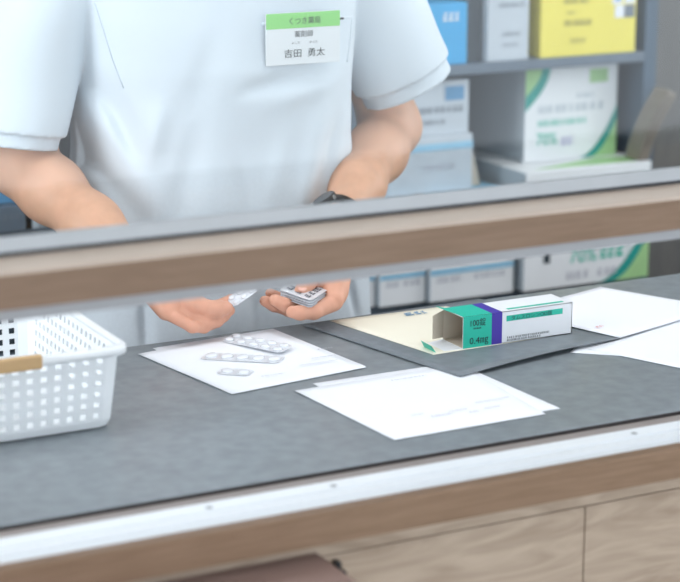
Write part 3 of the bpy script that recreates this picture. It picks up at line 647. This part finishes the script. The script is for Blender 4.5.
# folds on the front: (pixel start, pixel end, depth, width)
front = (Y < 2.44).astype(np.float32)
def fold(d, a, b_, amp, w):
    A_, B_ = PY(a[0], a[1], 2.3), PY(b_[0], b_[1], 2.3); ax, az = A_.x, A_.z; dx, dz = B_.x-ax, B_.z-az; L2 = dx*dx+dz*dz
    t = np.clip(((X-ax)*dx+(Z-az)*dz)/L2, 0, 1); r2 = (X-ax-t*dx)**2+(Z-az-t*dz)**2
    return d+amp*np.exp(-r2/(w*w))*np.sin(np.pi*np.clip(t*.84+.08, 0, 1))*front
for a_, b2_, am, w_ in [((82, 95), (150, 225), .009, .013), ((100, 95), (165, 215), -.004, .016), ((122, 88), (152, 175), .008, .012), ((165, 100), (150, 175), -.006, .014), ((200, 120), (175, 250), .005, .018),
                        ((345, 110), (318, 215), .007, .012), ((325, 95), (300, 215), -.006, .016), ((300, 72), (235, 92), .006, .010), ((262, 105), (350, 75), -.005, .014), ((215, 30), (190, 120), .004, .02),
                        ((150, 290), (152, 360), .008, .007), ((250, 280), (258, 350), .005, .012), ((352, 270), (366, 330), .006, .008), ((200, 285), (215, 340), -.005, .014), ((285, 130), (268, 200), -.004, .014), ((235, 150), (250, 230), .004, .014)]:
    d = fold(d, a_, b2_, am, w_)
d = d+.0022*np.sin(X*31+Z*17)*np.sin(Z*23-X*9)
Tz.put(idx, d.astype(np.float32), 0)
def sleeve(sh, el, r0, r1, tcut, hem, dirv=None):
    """flared short sleeve: cone around the upper arm, cut square, with a second hem layer"""
    ab = el-sh; L = ab.length; n_ = ab.normalized()
    nn = V(dirv).normalized() if dirv else n_
    cutp = sh+ab*tcut
    for rr0, rr1, ext in ((r0, r1, 0), (r0-.007, r1-.007, hem)):
        lo = [min(sh[i], el[i])-.13 for i in range(3)]; hi = [max(sh[i], el[i])+.13 for i in range(3)]
        ix, X_, Y_, Z_ = Tz.sl(lo, hi)
        t = ((X_-sh[0])*ab[0]+(Y_-sh[1])*ab[1]+(Z_-sh[2])*ab[2])/(L*L); tc = np.clip(t, -.0, 1.2)
        px, py, pz = X_-sh[0]-tc*ab[0], Y_-sh[1]-tc*ab[1], Z_-sh[2]-tc*ab[2]
        e = np.sqrt(px**2+py**2+pz**2)-(rr0+(rr1-rr0)*np.clip(t, 0, 1))
        e = e+.0025*np.sin(t*9+X_*30)*np.sin(Y_*28+t*3)
        cut = (X_-cutp[0])*nn[0]+(Y_-cutp[1])*nn[1]+(Z_-cutp[2])*nn[2]-ext
        e = np.maximum(e, cut)
        if ext > 0:   # step between the layers
            pass
        Tz.put(ix, e.astype(np.float32), .007 if ext == 0 else 0)
sleeve(V((.852, 2.44, 1.292)), PY(8, 154, 2.41), .067, .068, .885, .018, (-.17, -.05, -1))
sleeve(V((1.262, 2.44, 1.292)), PY(417, 108, 2.40), .074, .072, .79, .022, (.46, -.08, -1))
tun = Tz.mesh('tunic', M['white_cloth'], per, 2); del Tz, d, X, Y, Z, front
# surface finder on the tunic front
from mathutils.bvhtree import BVHTree
bvh = BVHTree.FromPolygons([v.co for v in tun.data.vertices], [p.vertices for p in tun.data.polygons])
def onT(x, y, lift=.001):
    r = ray(x, y).normalized(); h = bvh.ray_cast(CAM-wpos(per), r)
    return (h[0]+wpos(per)-r*lift) if h[0] is not None else PY(x, y, 2.29)
def ribbon(name, pts, w, m, parent, lift=.0008, th=.0012):
    P = []
    for i in range(len(pts)-1):
        for k in range(6): P.append((pts[i][0]+(pts[i+1][0]-pts[i][0])*k/6, pts[i][1]+(pts[i+1][1]-pts[i][1])*k/6))
    P.append(pts[-1]); rs = []
    W = [onT(*p, lift) for p in P]
    for i, p in enumerate(W):
        t_ = (W[min(i+1, len(W)-1)]-W[max(i-1, 0)]).normalized(); n_ = V((0, -1, .15)).normalized(); s_ = t_.cross(n_).normalized()
        rs.append([p-s_*w-n_*th, p+s_*w-n_*th, p+s_*w*.7+n_*th, p-s_*w*.7+n_*th])
    return MB().rings(rs).build(name, m, parent, smooth=True)
ribbon('placket', [(95, 2), (104, 30), (113, 60), (124, 88)], .0014, M['seam'], tun, .0001, .0004)
# chest pocket welt
ribbon('pocket_welt', [(262, 24), (300, 21), (353, 17)], .0022, M['white_cloth'], tun); ribbon('pocket_seam', [(352, 18), (350, 40), (347, 62)], .0016, M['white_cloth'], tun)
# collar
rs = []
for z_, r_ in ((1.375, .078), (1.405, .074), (1.43, .070)): rs.append([(PX+r_*math.cos(a*math.pi/14), 2.435+r_*.95*math.sin(a*math.pi/14), z_+.012*math.sin(a*math.pi/14)) for a in range(28)])
MB().rings(rs, caps=False).build('collar', M['white_cloth'], tun, smooth=True, solid=.003)
Tr = SDF((PX-.24, 2.24, .04), (PX+.24, 2.6, 1.0), .005)
Tr.chain([(V((PX-.06, 2.43, .93)), .12), (V((PX+.06, 2.43, .93)), .12)], k=.02)
for sx in (-1, 1): Tr.chain([(V((PX+.085*sx, 2.43, .88)), .105), (V((PX+.09*sx, 2.43, .45)), .08), (V((PX+.09*sx, 2.45, .08)), .068)], k=.03)
Tr.mesh('trousers', M['trousers'], per, 1)
for sx in (-1, 1):
    Sh = SDF((PX+.09*sx-.08, 2.18, -.02), (PX+.09*sx+.08, 2.56, .14), .004)
    Sh.chain([(V((PX+.09*sx, 2.47, .050)), .045), (V((PX+.095*sx, 2.38, .042)), .043), (V((PX+.10*sx, 2.27, .036)), .037)], k=.02); Sh.mesh('shoe', M['shoe'], per, 1)

# name badge clipped to the pocket
c0_, c1_, c2_, c3_ = (onT(x, y, .004) for x, y in ((266, 14), (340, 10), (340, 62), (266, 66)))
ym = min(p.y for p in (c0_, c1_, c2_, c3_))-.001
q0, q1, q2, q3 = (PY(x, y, ym) for x, y in ((266, 14), (340, 10), (340, 62), (266, 66)))
xa, xb, zb, zt2 = (q0.x+q3.x)/2, (q1.x+q2.x)/2, (q2.z+q3.z)/2, (q0.z+q1.z)/2
bd = MB().box(xa, xb, ym, ym+.002, zb, zt2).build('name_badge', M['badge'], bevel=.0006); tag(bd, 'rectangular white name badge with green header on the tunic chest', 'badge')
H_ = zt2-zb; W_ = xb-xa
MB().poly([(xa+.0003, ym-.0003, zt2-H_*.30), (xb-.0003, ym-.0003, zt2-H_*.30), (xb-.0003, ym-.0003, zt2-.0003), (xa+.0003, ym-.0003, zt2-.0003)]).build('green_header', M['green'], bd)
def bt(s_, sz, cx_, cz_, w_): text('badge_text', s_, sz, (xa+W_*(cx_)-w_*W_/2, ym-.0005, zb+H_*cz_), XP, ZP, M['badgetext'], bd, width=w_*W_)
bt('くつき薬局', .0095, .50, .785, .42); bt('薬剤師', .0088, .50, .535, .25); bt('吉田', .0115, .345, .155, .23); bt('勇太', .0115, .665, .155, .23)
bt('よしだ', .0036, .39, .40, .11); bt('ゆうた', .0036, .63, .40, .11)
MB().box(xb-.001, xb+.006, ym+.001, ym+.004, zt2-.0125, zt2-.0100).build('clip', M['black'], bd)

# wrist watch
ax = (wrL-elL).normalized(); wc = mixv(elL, wrL, .99)
e1 = ax.cross(V((0, 0, 1))).normalized(); e2 = e1.cross(ax).normalized()
if e2.z < 0: e2 = -e2
def wring(off, along, r): return [wc+ax*along+e1*(r*math.cos(a*math.pi/16))+e2*(r*math.sin(a*math.pi/16)) for a in range(32)]
R_ = .0305
ww = empty('wristwatch', tuple(wc)); tag(ww, 'black wristwatch worn on the wrist above the stack of blister packs', 'watch')
MB().rings([wring(0, -.010, R_), wring(0, -.010, R_+.003), wring(0, .010, R_+.003), wring(0, .010, R_)], close=True).build('strap', M['black'], ww, smooth=True)
dv = (V((-.75, -.25, .6))); dv = (dv-ax*dv.dot(ax)).normalized(); sv = ax.cross(dv)
def disc(h, r): return [wc+dv*(R_+h)+ax*(r*math.cos(a*math.pi/16))+sv*(r*math.sin(a*math.pi/16)) for a in range(32)]
MB().rings([disc(-.004, .016), disc(.005, .016), disc(.0062, .015)]).build('case', M['black'], ww); MB().rings([disc(.0062, .014), disc(.0065, .0135)]).build('watch_face', M['darkglass'], ww)
MB().obox(wc+dv*(R_+.003)+sv*.0175, ax*.002, sv*.002, dv*.002).build('crown', M['aludark'], ww)

# ================================================================== LIGHT AND CAMERA
def area(name, loc, target, sx, sy, power, color):
    l = bpy.data.lights.new(name, 'AREA'); l.shape = 'RECTANGLE'; l.size = sx; l.size_y = sy; l.energy = power; l.color = color
    o = bpy.data.objects.new(name, l); col.objects.link(o); o.location = loc
    o.rotation_euler = (V(target)-V(loc)).to_track_quat('-Z', 'Y').to_euler(); return o
area('ceiling_light_front', (1.2, .2, 2.57), (1.2, .4, 0), 3.0, 1.0, 5, (.97, .985, 1))
area('ceiling_light_pharmacy', (1.3, 1.9, 2.57), (1.3, 1.95, 0), 3.2, .5, 11, (.97, .985, 1))
area('ceiling_light_aisle', (1.6, 2.6, 2.57), (1.6, 2.6, 0), 2.6, .4, 6, (.97, .985, 1))
area('side_fill_left', (-.9, 1.95, 1.45), (1.2, 2.3, .9), .6, 1.3, 26, (.9, .95, 1))  # left light follows the basket shadow, strengthened as added fill without a window
area('side_fill_right', (4.1, 2.0, 1.5), (1.6, 2.5, .8), .6, 1.4, 34, (.94, .97, 1))  # added fill lamp, brightens tunic and low cartons from the right
w = bpy.data.worlds.new('world'); S.world = w; w.use_nodes = True; w.node_tree.nodes['Background'].inputs['Color'].default_value = (.85, .92, 1, 1); w.node_tree.nodes['Background'].inputs['Strength'].default_value = 3.2

cam = bpy.data.cameras.new('camera'); co = bpy.data.objects.new('camera', cam); col.objects.link(co); S.camera = co
cam.sensor_fit = 'HORIZONTAL'; cam.sensor_width = 36; cam.lens = FPX/680*36; cam.clip_start = .05
Mx = Matrix((RT, UP, -FW)).transposed().to_4x4(); Mx.translation = CAM; co.matrix_world = Mx
cam.dof.use_dof = True; cam.dof.aperture_fstop = 4.8; cam.dof.focus_distance = (V((1.22, 1.98, .87))-CAM).dot(FW)
S.view_settings.view_transform = 'Standard'; S.view_settings.look = 'None'; S.view_settings.exposure = -.06
S.cycles.use_denoising = True; S.cycles.max_bounces = 10; S.cycles.transparent_max_bounces = 16
